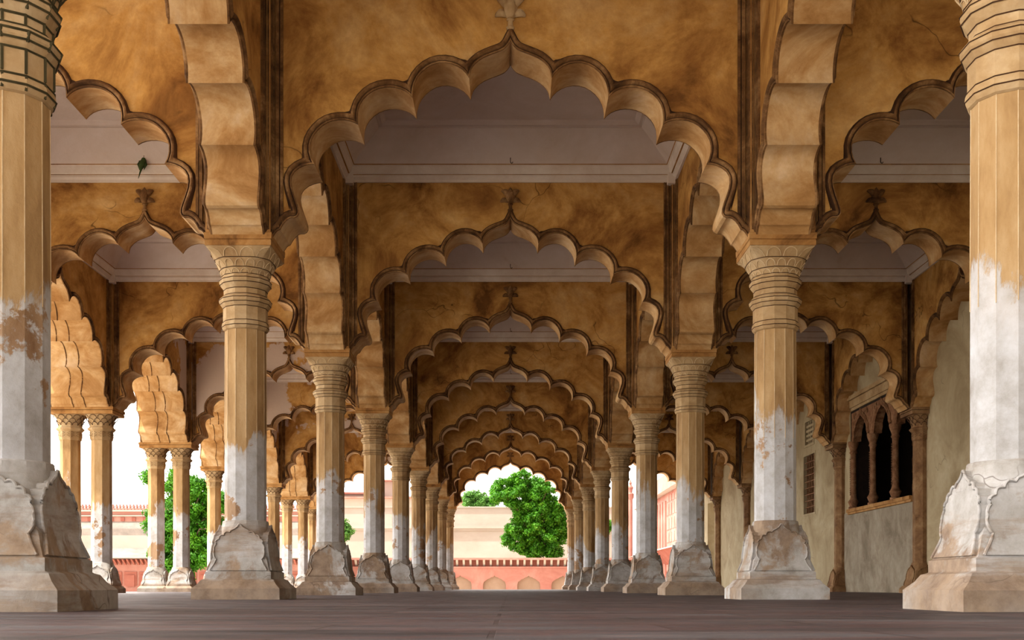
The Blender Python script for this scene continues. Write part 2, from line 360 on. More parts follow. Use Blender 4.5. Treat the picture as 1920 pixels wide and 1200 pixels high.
# ------------------------------------------------------------------ columns
NA = 48
def radial(th, h, c, a, t):
    d = (math.degrees(th)+45) % 90-45; r4 = h/math.cos(math.radians(d))
    e = math.degrees(th) % 90-45; r8 = c/math.cos(math.radians(e)) if c else 9
    g = (math.degrees(th)+15) % 30-15; r12 = a/math.cos(math.radians(g))
    return min(r4, r8)*(1-t)+r12*t
def ring(z, h=0, c=0, a=0, t=1.):
    return [(radial(2*math.pi*j/NA, h, c, a, t)*math.cos(2*math.pi*j/NA), radial(2*math.pi*j/NA, h, c, a, t)*math.sin(2*math.pi*j/NA), z) for j in range(NA)]
R12 = lambda z, a: ring(z, a, 0, a, 1.)
SQ = lambda z, h: ring(z, h, 0, h, 0.)
BELL = [(.6015, .0425, .06, .0425, 1.), (.614, .0455, .06, .0455, 1.), (.6305, .052, .0573, .053, .25), (.650, .060, 9, .060, 0.)]
def bell_pt(th, z, out=.0006):
    for q0, q1 in zip(BELL, BELL[1:]):
        if z <= q1[0] or q1 is BELL[-1]: break
    k = min(max((z-q0[0])/(q1[0]-q0[0]), 0), 1.05)
    r = radial(th, *q0[1:])*(1-k)+radial(th, *q1[1:])*k+out
    return (r*math.cos(th), r*math.sin(th), z)
def arcs(mb, rows, f, r=.00085):
    for (n, ph, z0, z1, wf) in rows:
        for i in range(n):
            thc = 2*math.pi*(i+ph)/n; wd = math.pi/n*wf; pts = []
            for k in range(11):
                s = -1+k/5; pts.append(f(thc+wd*s*(1-.0), z0+(z1-z0)*(max(0, 1-abs(s)**2.0))**.55*(1-.12*(1-abs(s)))+(z1-z0)*.12*(1-abs(s))))
            mb.tube(pts, r, 4)
def foils(cusps, bulge=.30, n=6):
    """outline through the cusps, each span swelling outwards as one foil"""
    out = [cusps[0]]
    for (w0, z0), (w1, z1) in zip(cusps, cusps[1:]):
        L = math.hypot(w1-w0, z1-z0); nx, nz = (z1-z0)/L, -(w1-w0)/L
        for i in range(1, n+1):
            t = i/n; b = bulge*L*math.sin(math.pi*t)**.8 if i < n else 0
            out.append((w0+(w1-w0)*t+nx*b, z0+(z1-z0)*t+nz*b))
    return out
def panel(mb, depth, pts, out, rim):
    """scalloped raised panel on the -y side; depth(z), half width wid(z)"""
    rows = [[(w_*(k/6-1), -(depth(z)+out), z) for k in range(13)] for w_, z in pts]
    n = 13; vs = [p for r in rows for p in r]; mb.add(vs, [(i*n+j, i*n+j+1, (i+1)*n+j+1, (i+1)*n+j) for i in range(len(rows)-1) for j in range(n-1)])
    edge = [r[-1] for r in rows] + [r[0] for r in rows[::-1]]
    back = [(x, y+out+.012, z) for x, y, z in edge]; m_ = len(edge)
    mb.add(edge+back, [(j, j+1, m_+j+1, m_+j) for j in range(m_-1)])
    rim.tube([(x, y-.0006, z) for x, y, z in edge], .0016, 6)
def interp(tab):
    xs = [a for a, _ in tab]; ys = [b for _, b in tab]
    return lambda z: float(np.interp(z, xs, ys))
def rotz(mb, ang):
    c, s = math.cos(ang), math.sin(ang); mb.v = [(x*c-y*s, x*s+y*c, z) for x, y, z in mb.v]; return mb
LINE_Z = [(.5105, .0422), (.5195, .0404), (.5455, .0402), (.553, .0452), (.5605, .0472), (.568, .0405), (.579, .0393), (.589, .0458), (.597, .0467), (.6045, .0432)]
def build_column(label, line='line', frames=False):
    root = thing('column', (0, 0, 0), 0, label, 'column')
    m = MB()
    m.rings([SQ(0, .0805), SQ(.020, .0805), SQ(.0215, .079), SQ(.0285, .0715), SQ(.036, .0665), SQ(.0375, .062), SQ(.0385, .0605), SQ(.0505, .0605), SQ(.052, .0575),
             SQ(.0545, .0565), ring(.0625, .0535, 0, .05, .0), ring(.0715, .0515, 0, .05, .0), ring(.085, .0490, .062, .048, .0), ring(.100, .0470, .058, .046, .15), ring(.114, .0452, .055, .044, .4),
             ring(.126, .0435, .053, .0428, .7), R12(.138, .0418), R12(.1455, .0408), R12(.147, .0395)])
    base = link('base', m.mesh('column_base', ['base']), root)
    dep = interp([(.052, .0575), (.0715, .0515), (.10, .0480), (.125, .0462), (.136, .0455)])
    pts = [(.0525, .0535), (.0500, .058), (.0462, .064), (.0430, .070), (.0418, .0745)]+foils([(.0430, .0755), (.0462, .0900), (.0425, .1020)], .12)+foils([(.0425, .1022), (.0375, .1115), (.0290, .1185), (.0180, .1240)])[1:]+[(.0155, .1275), (.0100, .1300), (.0050, .1335), (.0012, .1390)]
    for k in range(4):
        a = MB(); rim = MB(); panel(a, dep, pts, .0022, rim); rotz(a, k*math.pi/2); rotz(rim, k*math.pi/2)
        pn = link('scalloped_panel', a.mesh('scalloped_panel', ['base']), base); link('panel_rim', rim.mesh('panel_rim', ['base'], 60), pn) if False else link('panel_rim', rim.mesh('panel_rim', ['base'], 60), base)
    m = MB(); m.rings([R12(.146, .0374), R12(.25, .0374), R12(.38, .0370), R12(.505, .0366)])
    sh = link('shaft', m.mesh('column_shaft', ['shaft'], 20), root)
    e = MB()
    for k in range(12):
        th = math.radians(15+30*k); r = .0374/math.cos(math.radians(15)); r1 = .0366/math.cos(math.radians(15))
        e.tube([(r*math.cos(th), r*math.sin(th), .30), (r1*math.cos(th), r1*math.sin(th), .504)], .0006, 4)
    link('edge_lines', e.mesh('edge_lines', ['pale_line']), sh)
    m = MB(); pr = [(.503, .0372), (.5045, .0395), (.508, .0415), (.512, .0424), (.516, .0418), (.519, .0404), (.5215, .040), (.5455, .040), (.547, .0415), (.551, .0440), (.556, .0468), (.5605, .0472), (.564, .0455), (.567, .0415), (.5695, .0387),
                    (.580, .0390), (.584, .0420), (.588, .0448), (.593, .0468), (.597, .0464), (.601, .0440)]
    m.rings([R12(z, a) for z, a in pr]+[ring(*q) for q in BELL])
    cap = link('capital', m.mesh('column_capital', ['capital'], 24), root)
    q = MB(); arcs(q, [(12, 0.5, .6325, .6475, .86), (16, 0., .6165, .6285, .86), (16, .5, .6045, .6125, .86)], bell_pt, .0008)
    link('petal_relief', q.mesh('petal_relief', ['pale_line' if not frames else line], 60), cap)
    ln = MB(); rr = .0007 if not frames else .0013
    for z, a in LINE_Z: ln.tube([p for j, p in enumerate(R12(z, a+.0002)) if j % 4 == 2], rr, 4, True)
    for z in (.6155, .6315): ln.tube([bell_pt(2*math.pi*j/48, z) for j in range(48)], rr, 4, True)
    if frames:
        for z0, z1, a0, a1 in ((.5215, .5455, .0402, .0402), (.5695, .580, .0389, .0392), (.505, .519, .0400, .0405), (.551, .5605, .0442, .0474), (.584, .597, .0422, .0466)):
            for k in range(12):
                th = math.radians(15+30*k); s_ = 1/math.cos(math.radians(15)); ln.tube([(a0*s_*math.cos(th), a0*s_*math.sin(th), z0), (a1*s_*math.cos(th), a1*s_*math.sin(th), z1)], .0017, 4)
    link('dark_lines', ln.mesh('dark_lines', [line], 60), cap)  # olive paint when framed, otherwise dirt and groove shade as colour
    m = MB(); m.rings([SQ(.650, .0595), SQ(.6505, .0608), SQ(.660, .0608), SQ(.6612, .0595), SQ(.6625, .0618), SQ(.673, .0622), SQ(.6745, .060)])
    ab = link('abacus', m.mesh('abacus', ['pier']), root)
    m = MB(); m.box(-.0595, .0595, -.0595, .0595, .6745, 1.235)
    link('pier', m.mesh('pier', ['pier']), root)
    m = MB()                                   # frame mouldings on the four pier faces
    for k in range(4):
        f = MB()
        for a, b, h in ((.0485, .0525, .003), (.0545, .0570, .0018)):
            f.box(-b, -a, -.0595-h, -.058, .683+(.057-b)*1.5, 1.14); f.box(a, b, -.0595-h, -.058, .683+(.057-b)*1.5, 1.14)
            f.box(-b, b, -.0595-h, -.058, .683+(.057-b)*1.5-.0035, .683+(.057-b)*1.5)
        rotz(f, k*math.pi/2); m.v, off = m.v+f.v, len(m.v); m.f += [tuple(i+off for i in g) for g in f.f]; m.m += f.m
    link('pier_moulding', m.mesh('pier_moulding', ['mould']), root)
    return root
def build_slim(m_only=False, clamp=None):
    """parts of the plainer eight sided columns: (name, mesh) list"""
    def R8(z, a): return [(min(a/math.cos(math.radians((math.degrees(t)+22.5) % 45-22.5)), 9)*math.cos(t), a/math.cos(math.radians((math.degrees(t)+22.5) % 45-22.5))*math.sin(t), z) for t in [2*math.pi*j/48 for j in range(48)]]
    parts = []
    m = MB(); m.rings([SQ(0, .066), SQ(.016, .066), SQ(.026, .058), SQ(.0275, .0535), SQ(.040, .053), SQ(.055, .0475), SQ(.075, .0445), ring(.092, .042, .052, .040, .2), R8(.108, .0385), R8(.112, .0365)])
    parts.append(('base', m, ['base']))
    a = MB(); rim = MB()
    dep = interp([(.028, .0532), (.04, .0525), (.055, .0475), (.075, .0445), (.1, .0425)])
    pts = [(.048, .029), (.0440, .036), (.0385, .044), (.0365, .052)]+foils([(.0370, .053), (.0395, .0640), (.0360, .0740)], .12)+foils([(.0360, .0742), (.0300, .0820), (.0215, .0880), (.0130, .0920)])[1:]+[(.0105, .0945), (.0050, .0970), (.0010, .1020)]
    for k in range(4):
        a1 = MB(); r1 = MB(); panel(a1, dep, pts, .0018, r1)
        for src, dst in ((rotz(a1, k*math.pi/2), a), (rotz(r1, k*math.pi/2), rim)):
            off = len(dst.v); dst.v += src.v; dst.f += [tuple(i+off for i in g) for g in src.f]; dst.m += src.m
    parts.append(('scalloped_panel', a, ['base'])); parts.append(('panel_rim', rim, ['base']))
    m = MB(); m.rings([R8(.110, .0345), R8(.3, .0342), R8(.56, .0335)]); parts.append(('shaft', m, ['shaft']))
    m = MB(); m.rings([R8(.558, .034), R8(.561, .0365), R8(.568, .0375), R8(.590, .0375), R8(.5925, .041), R8(.598, .0455), R8(.602, .0455), R8(.606, .040), R8(.610, .0385), R8(.618, .039), ring(.634, .044, .047, .042, .4), ring(.650, .052, .06, .05, 0)])
    parts.append(('capital', m, ['capital']))
    q = MB()
    def f(th, z):
        k = (z-.610)/.04; a_ = .0390*(1-k)+.0525*k; h = radial(th, a_, a_*1.15, a_, max(0, 1-1.4*k)); return (h*math.cos(th)*1.01, h*math.sin(th)*1.01, z)
    arcs(q, [(12, .5, .634, .648, .95), (12, 0., .622, .635, .95), (12, .5, .612, .623, .95)], f, .0010)
    for k in range(8):
        th0 = math.radians(22.5+45*k)
        for sgn in (1, -1):
            q.tube([((.0412+.0006)*math.cos(th0+sgn*math.radians(14*(i % 2)+4)), (.0412+.0006)*math.sin(th0+sgn*math.radians(14*(i % 2)+4)), .570+.0045*i) for i in range(5)], .0007, 4)
    parts.append(('petal_relief', q, ['line']))
    if clamp is not None:
        for _, mb, _m in parts: mb.v = [(min(x, clamp), y, z) for x, y, z in mb.v]
    return parts

YK = lambda k: Y0+k
# --- nave columns
def ptag(side, k):
    where = 'left' if side < 0 else 'right'
    if k == 0: return ('massive many-sided column cropped by the %s edge of the photo, ' % where) + ('its capital lined in dark green' if side < 0 else 'its shaft flaking white limewash')
    if k == 1: return 'tall many-sided column, second in the %s nave row, %s' % (where, 'its white pedestal standing on a brown plinth' if side < 0 else 'its pedestal panel stained brown')
    return 'many-sided column, %s from the camera in the row %s of the nave' % (ORD[k], where)
green = build_column(ptag(-1, 0), 'green_line', True); green.location = (-.5*S, YK(0)*S, 0); green['group'] = 'nave columns'
proto = build_column(ptag(1, 0)); proto.location = (.5*S, YK(0)*S, 0); proto['group'] = 'nave columns'
for k in range(1, 9):
    for sd in (-1, 1):
        copy_tree(proto, (.5*sd, YK(k), 0), 0, ptag(sd, k), 'nave columns')
# --- twin columns of the open front (left) and half columns on the right wall
sl = [(n, mb.mesh('slim_'+n, mt, 30 if n != 'shaft' else 20)) for n, mb, mt in build_slim()]
TW = -1.5-.115
def slim(loc, label, group):
    r = thing('column', loc, 0, label, 'column', group); b = None
    for n, me in sl:
        o = link(n, me, b if n in ('scalloped_panel', 'panel_rim') else (c if n == 'petal_relief' else r))
        if n == 'base': b = o
        if n == 'capital': c = o
    return r
pm = MB(); pm.box(-.173, .062, -.0625, .0625, .650, .662); pm.box(-.176, .064, -.0645, .0645, .6635, .6745); pm.box(-.170, .0595, -.0595, .0595, .6735, 1.235)
pmesh = pm.mesh('double_pier', ['pier'])
fm = MB()
for a, b, h in ((.0485, .0525, .003), (.0545, .0570, .0018)):
    for x0, x1 in ((-.1705+.060-b, -.1705+.060-a), (a, b)): fm.box(x0, x1, -.0595-h, -.058, .683, 1.14)
    fm.box(-.1705+.060-b, b, -.0595-h, -.058, .6795, .683)
fmesh = fm.mesh('double_pier_moulding', ['mould'])
for k in range(1, 9):
    for dx, nm in ((0, 'inner'), (-.115, 'outer')):
        slim((-1.5+dx, YK(k), 0), ('%s slender column of the %s visible twin pair along the open left front' % (nm, ORD[k-3])) if k > 2 else '%s slender column of a twin pair left of the photo frame, %s from camera' % (nm, ORD[k-1]), 'twin columns of the open left front')
    r = thing('double_pier', (-1.5, YK(k), 0), 0, ('square pier resting on the %s visible pair of twin columns, open left front' % ORD[k-3]) if k > 2 else 'square pier over twin columns left of the photo frame, %s from camera' % ORD[k-1], 'pier', 'piers over the twin columns')
    link('block', pmesh, r); link('pier_moulding', fmesh, r)
WX = 1.515                          # inner face of the right wall
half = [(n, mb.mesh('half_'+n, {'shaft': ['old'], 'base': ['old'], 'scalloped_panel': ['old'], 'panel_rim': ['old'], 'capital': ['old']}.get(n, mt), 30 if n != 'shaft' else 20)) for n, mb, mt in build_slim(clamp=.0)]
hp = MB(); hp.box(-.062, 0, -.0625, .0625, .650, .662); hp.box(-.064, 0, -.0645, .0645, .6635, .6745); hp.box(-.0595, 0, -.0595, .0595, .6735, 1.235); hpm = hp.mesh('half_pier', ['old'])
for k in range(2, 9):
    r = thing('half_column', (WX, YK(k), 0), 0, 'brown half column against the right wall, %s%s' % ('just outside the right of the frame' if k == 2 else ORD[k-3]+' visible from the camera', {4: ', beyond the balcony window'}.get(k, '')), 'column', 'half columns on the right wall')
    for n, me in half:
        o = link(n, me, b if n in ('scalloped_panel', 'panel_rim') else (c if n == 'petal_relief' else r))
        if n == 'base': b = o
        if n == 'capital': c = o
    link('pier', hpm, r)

# ------------------------------------------------------------------ arches
T = .046
def alabel(x, k):
    w_ = {0: 'nave', -1: 'left aisle', 1: 'right aisle'}[x]
    if x == 0 and k == 1: return 'largest scalloped arch spanning the nave, nearest, with a pale lotus at its tip'
    if x == 0 and k == 8: return 'farthest scalloped nave arch, framing the green tree and pink arcade'
    return 'scalloped ochre arch across the %s, %s from the camera' % (w_, ORD[k-1])
first = build_arch('scalloped_arch', -T, T, (-1, 1), alabel(0, 1), fin='capital', group='cross arches'); first.location = (0, YK(1)*S, 0)
pa = build_arch('scalloped_arch', -T, T, (-1, 1), alabel(0, 2), group='cross arches'); pa.location = (0, YK(2)*S, 0)
for k in range(1, 9):
    for x in (-1, 0, 1):
        if x == 0 and k < 3: continue
        copy_tree(pa, (x, YK(k), 0), 0, alabel(x, k), 'cross arches')
for k in (0,):
    for x in (-1, 0, 1): copy_tree(pa, (x, YK(k), 0), 0, 'scalloped ochre arch overhead, outside the top of the photo, across the %s' % {0: 'nave', -1: 'left aisle', 1: 'right aisle'}[x], 'cross arches')
for k in range(0, 8):
    for sd in (-1, 1):
        copy_tree(pa, (.5*sd, YK(k)+.5, 0), math.pi/2, 'scalloped arch joining the %s and %s columns of the %s nave row' % (ORD[k], ORD[k+1], 'left' if sd < 0 else 'right'), 'lengthwise nave arches')
fa = build_arch('scalloped_arch', -T, .157, (-1, 1), '', ribs=(.034, .078), group='arches of the open left front')
for k in range(1, 8):
    lab = ('deep ribbed scalloped arch of the open left front, %s visible from the camera' % ORD[k-2]) if k > 1 else 'deep ribbed scalloped arch of the left front, outside the frame'
    if k == 1: fa.location = (-1.5*S, (YK(k)+.5)*S, 0); fa.rotation_euler = (0, 0, math.pi/2); fa['label'] = lab
    else: copy_tree(fa, (-1.5, YK(k)+.5, 0), math.pi/2, lab)
wa = build_arch('blind_arch', -.061, 0, (-1,), '', group='blind arches on the right wall')
wa.children[0]
for k in range(2, 8):
    lab = {3: 'blind scalloped arch above the carved balcony window on the right wall', 4: 'blind scalloped arch above the lattice windows on the right wall', 2: 'blind scalloped arch on the plain right wall nearest the camera'}.get(k, 'blind scalloped arch on the right wall, %s visible from the camera' % ORD[k-2])
    if k == 2: wa.location = (WX*S, (YK(k)+.5)*S, 0); wa.rotation_euler = (0, 0, -math.pi/2); wa['label'] = lab
    else: copy_tree(wa, (WX, YK(k)+.5, 0), -math.pi/2, lab)

# ------------------------------------------------------------------ ceilings
def ceil_mb():
    c = MB(); co_ = MB()
    def sq(h, z): return [(-h, -h, z), (h, -h, z), (h, h, z), (-h, h, z)]
    E = .4535
    co_.rings([sq(E, 1.129), sq(E-.006, 1.129), sq(E-.006, 1.135), sq(E-.013, 1.140), sq(E-.013, 1.146)], True, False); co_.rings([sq(E-.013, 1.146), sq(E-.017, 1.1462)], True, False, 1); co_.rings([sq(E-.017, 1.1462), sq(E-.020, 1.149), sq(E-.024, 1.166), sq(E-.028, 1.168)], True, False); co_.rings([sq(E-.028, 1.168), sq(E-.030, 1.170)], True, False, 1)
    for sx in (1, -1):
        for sy in (1, -1):
            x0, x1 = sorted((sx*.428, sx*.452)); y0, y1 = sorted((sy*.428, sy*.452)); co_.box(x0, x1, y0, y1, 1.120, 1.150)
    c.rings([sq(E-.030, 1.170), sq(E-.040, 1.182), sq(E-.075, 1.213), sq(E-.105, 1.236), sq(E-.107, 1.236), sq(E-.107, 1.240), sq(E-.115, 1.240), sq(E-.125, 1.246), sq(E-.127, 1.249), sq(E-.20, 1.258), sq(.12, 1.262)], True, False)
    c.add(sq(.12, 1.262), [(0, 1, 2, 3)])
    return c, co_
cm, cc = ceil_mb(); cmesh = cm.mesh('ceiling_vault', ['ceiling'], 20); ccm = cc.mesh('ceiling_cornice', ['cornice', 'pier'], 20)
for k in range(-1, 8):
    for x in (-1, 0, 1):
        o = link('ceiling', cmesh, None, (x, YK(k)+.5, 0)); o['kind'] = 'structure'
        link('cornice', ccm, o)
m = MB(); m.box(-1.75, 1.75, .05, 9.3, 1.276, 1.33); struct('light_block_roof_slab', m, ['cream'])  # unseen roof slab, added to block light above the ceilings
for (x, k) in ((0, 1), (1, 1), (0, 2), (0, 3), (0, 4), (-1, 3)):
    m = MB(); yy = YK(k+1)-T-.042; m.tube([(0, 0, 1.182), (0, 0, 1.171), (.001, 0, 1.168), (.004, 0, 1.167), (.006, 0, 1.1685), (.006, 0, 1.171)], .0011, 6)
    h = link('ceiling_hook', m.mesh('ceiling_hook', ['iron']), None, (x, yy, 0))
    tag(h, 'small iron hook in the %s ceiling, %s bay from the camera' % ({0: 'nave', 1: 'right aisle', -1: 'left aisle'}[x], ORD[k]), 'hook', 'ceiling hooks')
# parakeet clinging to the ceiling of the left aisle
by = 3.036; bx = -690*by/2105; bz = (1100-307)*by/2105+CAMH
r = thing('parakeet', (bx, by, bz), 0, 'small green parakeet clinging to the left aisle ceiling, long tail hanging down', 'bird')
m = MB(); rs = []
for t, rad in ((-.019, .001), (-.016, .004), (-.008, .0075), (0, .0088), (.007, .0085), (.011, .0065), (.016, .0058), (.0195, .0050), (.0225, .0015)):
    rs.append([(-t*-.25+rad*math.cos(a), .0015*math.sin(t*90)+rad*.9*math.sin(a), t) for a in [2*math.pi*j/14 for j in range(14)]])
m.rings(rs); link('body', m.mesh('bird_body', ['bird'], 60), r)
m = MB(); m.tube([(-.002, .0, -.012), (-.006, -.001, -.024), (-.011, 0, -.040)], [.003, .002, .0005], 6); link('tail', m.mesh('bird_tail', ['bird'], 60), r)
m = MB()
for sx in (1, -1): m.tube([(sx*.008, .001, .008), (sx*.0098, -.001, -.002), (sx*.006-.002, 0, -.017)], [.002, .0042, .0006], 8)
link('wings', m.mesh('bird_wings', ['bird'], 60), r)
m = MB(); m.tube([(.006, -.003, .020), (.0062, -.0065, .019), (.006, -.007, .016)], [.002, .0015, .0003], 6); link('beak', m.mesh('bird_beak', ['mould'], 60), r)
# back wall-fixed beak tip stays within the bird

# ------------------------------------------------------------------ floor, right wall
m = MB(); m.box(-1.80, 1.75, -.2, 9.34, -.05, 0); struct('floor', m, ['floor'], ang=0)
m = MB(); m.box(-1.86, 1.80, -.3, 9.40, -.19, -.05); struct('trim_1', m, ['cornice'], ang=0)
BAL = (4.12+.05, 5.12-.12, .363, .835)            # balcony opening y0 y1 z0 z1
LAT = (5.575, 5.80, .385, .70); LAT2 = (5.595, 5.775, .735, .875); SLIT = (8.33, 8.62, .03, .66)
def wall_cells(mb, y0, y1, z0, z1, holes, x0, x1):
    ys = sorted({y0, y1, *[v for h in holes for v in h[:2]]}); zs = sorted({z0, z1, *[v for h in holes for v in h[2:]]})
    for a, b in zip(ys, ys[1:]):
        for c, d in zip(zs, zs[1:]):
            ym, zm = (a+b)/2, (c+d)/2
            if any(h[0] < ym < h[1] and h[2] < zm < h[3] for h in holes): continue
            mb.box(x0, x1, a, b, c, d)
m = MB(); wall_cells(m, .05, 9.2, 0, 1.27, [BAL, LAT, LAT2, SLIT], WX, WX+.10); struct('wall_right', m, ['wall'], ang=0)
m = MB(); m.box(WX-.004, WX+.001, 4.12+.04, 5.12-.04, 0, .352); struct('trim_2', m, ['dado'], ang=0)
# carved balcony window
r = thing('balcony_window', (WX, 4.585, 0), 0, 'three-arched carved brown stone balcony window in the right wall', 'window')
L = (BAL[1]-BAL[0]); h0 = -L/2
m = MB(); m.box(-.020, 0, h0+.04, L/2, .352, .366); m.box(-.014, 0, h0+.04, L/2, .343, .352); link('sill', m.mesh('window_sill', ['pier']), r)
m = MB(); m.box(-.006, .0, h0+.05, L/2-.02, .800, .812); m.box(-.012, .0, h0+.05, L/2-.02, .812, .845); m.box(-.022, .0, h0+.05, L/2-.02, .845, .855); m.box(-.016, .0, h0+.05, L/2-.02, .855, .866)
link('entablature', m.mesh('window_entablature', ['capital']), r)
m = MB()
n3 = 3; sp = L/n3; hw = sp/2-.040
half_arc = [(0, 1.0), (.10, .90), (.22, .84), (.36, .82), (.44, .74), (.56, .70), (.66, .63), (.70, .54), (.82, .47), (.90, .36), (.90, .22), (1.0, .10), (1.0, 0)]
for i in range(n3):
    yc = h0+sp*(i+.5)
    for sg in (1, -1):
        out = [(yc+sg*a*hw, .665+b*.112) for a, b in half_arc]+[(yc+sg*sp/2, .665), (yc+sg*sp/2, .802), (yc, .802)]
        n = len(out); k = len(half_arc)
        m.add([(.002, a, b) for a, b in out], [tuple(range(n))]); m.add([(.035, a, b) for a, b in out], [tuple(range(n))])
        m.add([(.002, a, b) for a, b in out[:k+1]]+[(.035, a, b) for a, b in out[:k+1]], [(j, j+1, k+2+j, k+1+j) for j in range(k)])
link('carved_arches', m.mesh('window_arches', ['carved'], 0), r)
m = MB(); m.box(.001, .098, h0, h0+.008, .366, .8); m.box(.001, .098, L/2-.008, L/2, .366, .8); m.box(.001, .098, h0+.008, L/2-.008, .792, .8); link('jamb_lining', m.mesh('window_jambs', ['dark'], 0), r)
m = MB()
for i in range(n3):
    yc = h0+sp*(i+.5)
    for off_, rr in ((.0, .0038), (.009, .0020), (.018, .0030)):
        pts = [(.0, yc+a*(hw+off_), .665+b*(.112+off_)) for a, b in half_arc][::-1]+[(.0, yc-a*(hw+off_), .665+b*(.112+off_)) for a, b in half_arc[1:]]
        m.tube(pts, rr, 5)
    for sg in (1, -1):
        c0 = (.001, yc+sg*hw*.78, .775)
        for q in range(3):
            m.tube([(c0[0], c0[1]+(.018-.005*q)*math.cos(a), c0[2]+(.016-.005*q)*math.sin(a)) for a in [j*math.pi/5 for j in range(10)]], .0011, 4, True)
link('arch_carving', m.mesh('window_arch_carving', ['carved'], 60), r)
for i in range(n3+1):
    yc = h0+sp*i; m = MB(); N = 12
    pr = [(.022, .366), (.022, .376), (.016, .380), (.021, .392), (.024, .400), (.016, .412), (.0135, .424), (.0125, .60), (.0135, .612), (.018, .618), (.0145, .626), (.016, .634), (.021, .646), (.024, .656), (.024, .667)]
    yy = yc+(.0 if 0 < i < n3 else (.008 if i == 0 else -.008))
    m.rings([[(.010+a*math.cos(2*math.pi*j/N), yy+a*math.sin(2*math.pi*j/N), z) for j in range(N)] for a, z in pr])
    cn = link('colonnette', m.mesh('colonnette', ['carved'], 30), r)
    m = MB()
    for q in range(2):
        for z in range(17):
            for sd in (-1,):
                m.tube([(.010-.0138, yy+(-.004 if q else .004)+.0035*math.cos(a), .432+z*.0098+.0035*math.sin(a)) for a in [j*math.pi/3 for j in range(6)]], .0008, 3, True)
    link('carved_band', m.mesh('colonnette_carving', ['carved'], 60), cn)
# room behind the balcony window, dimness painted on as near-black, with far lattice wall
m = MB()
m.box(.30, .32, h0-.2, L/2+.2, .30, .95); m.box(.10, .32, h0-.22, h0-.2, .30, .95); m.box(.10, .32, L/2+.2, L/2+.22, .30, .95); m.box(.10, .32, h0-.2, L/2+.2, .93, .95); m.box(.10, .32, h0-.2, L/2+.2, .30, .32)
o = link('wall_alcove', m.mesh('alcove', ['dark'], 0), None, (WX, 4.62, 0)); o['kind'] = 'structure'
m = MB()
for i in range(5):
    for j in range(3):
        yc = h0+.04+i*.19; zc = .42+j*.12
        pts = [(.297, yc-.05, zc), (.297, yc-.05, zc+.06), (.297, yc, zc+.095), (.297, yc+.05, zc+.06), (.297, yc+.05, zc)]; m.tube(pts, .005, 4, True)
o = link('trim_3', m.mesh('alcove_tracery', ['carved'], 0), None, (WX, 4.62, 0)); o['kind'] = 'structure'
# lattice windows
def lattice(box, ny, nz, bar, fr, mats, label, nm='lattice_window'):
    y0, y1, z0, z1 = box; r = thing(nm, (WX, (y0+y1)/2, 0), 0, label, 'window'); w2 = (y1-y0)/2
    f = MB(); f.box(-.003, .03, -w2, -w2+fr, z0, z1); f.box(-.003, .03, w2-fr, w2, z0, z1); f.box(-.003, .03, -w2+fr, w2-fr, z0, z0+fr); f.box(-.003, .03, -w2+fr, w2-fr, z1-fr, z1)
    link('frame', f.mesh('lattice_frame', [mats[0]], 0), r)
    g = MB()
    for i in range(1, ny): y = -w2+fr+(2*w2-2*fr)*i/ny; g.box(.004, .012, y-bar/2, y+bar/2, z0+fr, z1-fr)
    for i in range(1, nz): z = z0+fr+(z1-z0-2*fr)*i/nz; g.box(.0035, .0125, -w2+fr, w2-fr, z-bar/2, z+bar/2)
    link('lattice', g.mesh('lattice_bars', [mats[1]], 0), r)
    b = MB(); b.box(.05, .06, -w2, w2, z0, z1); link('opening_shade_sheet', b.mesh('lattice_back', ['dark'], 0), r)  # near-black sheet stands in for the shade behind the bars
    return r
lattice(LAT, 5, 9, .004, .010, ('wall', 'carved'), 'tall narrow dark lattice window in the right wall')
lattice(LAT2, 4, 5, .012, .012, ('wall', 'wall'), 'small pale stone lattice grille above the tall dark window on the right wall')

# ------------------------------------------------------------------ courtyard and what stands in it
m = MB(); m.box(-40, 40, -20, 60, -.25, -.20); struct('ground', m, ['ground'], ang=0)
def at(px, y_, Z): return ((px-957)*Z/2105, (1100-y_)*Z/2105+CAMH)
def brackets(root, xs, y, z0, z1, d, wd, mat='pink'):
    for x in xs:
        b = MB(); b.add([(x-wd, y, z0), (x+wd, y, z0), (x+wd, y-.01, z0), (x-wd, y-.01, z0), (x-wd, y, z1), (x+wd, y, z1), (x+wd, y-d, z1), (x-wd, y-d, z1), (x+wd, y-d*.8, z1-(z1-z0)*.25), (x-wd, y-d*.8, z1-(z1-z0)*.25)],
                        [(0,1,2,3), (4,5,6,7), (2,3,9,8), (9,8,6,7), (0,1,5,4), (0,3,9,7,4), (1,2,8,6,5)])
        link('bracket', b.mesh('eave_bracket', [mat], 0), root)
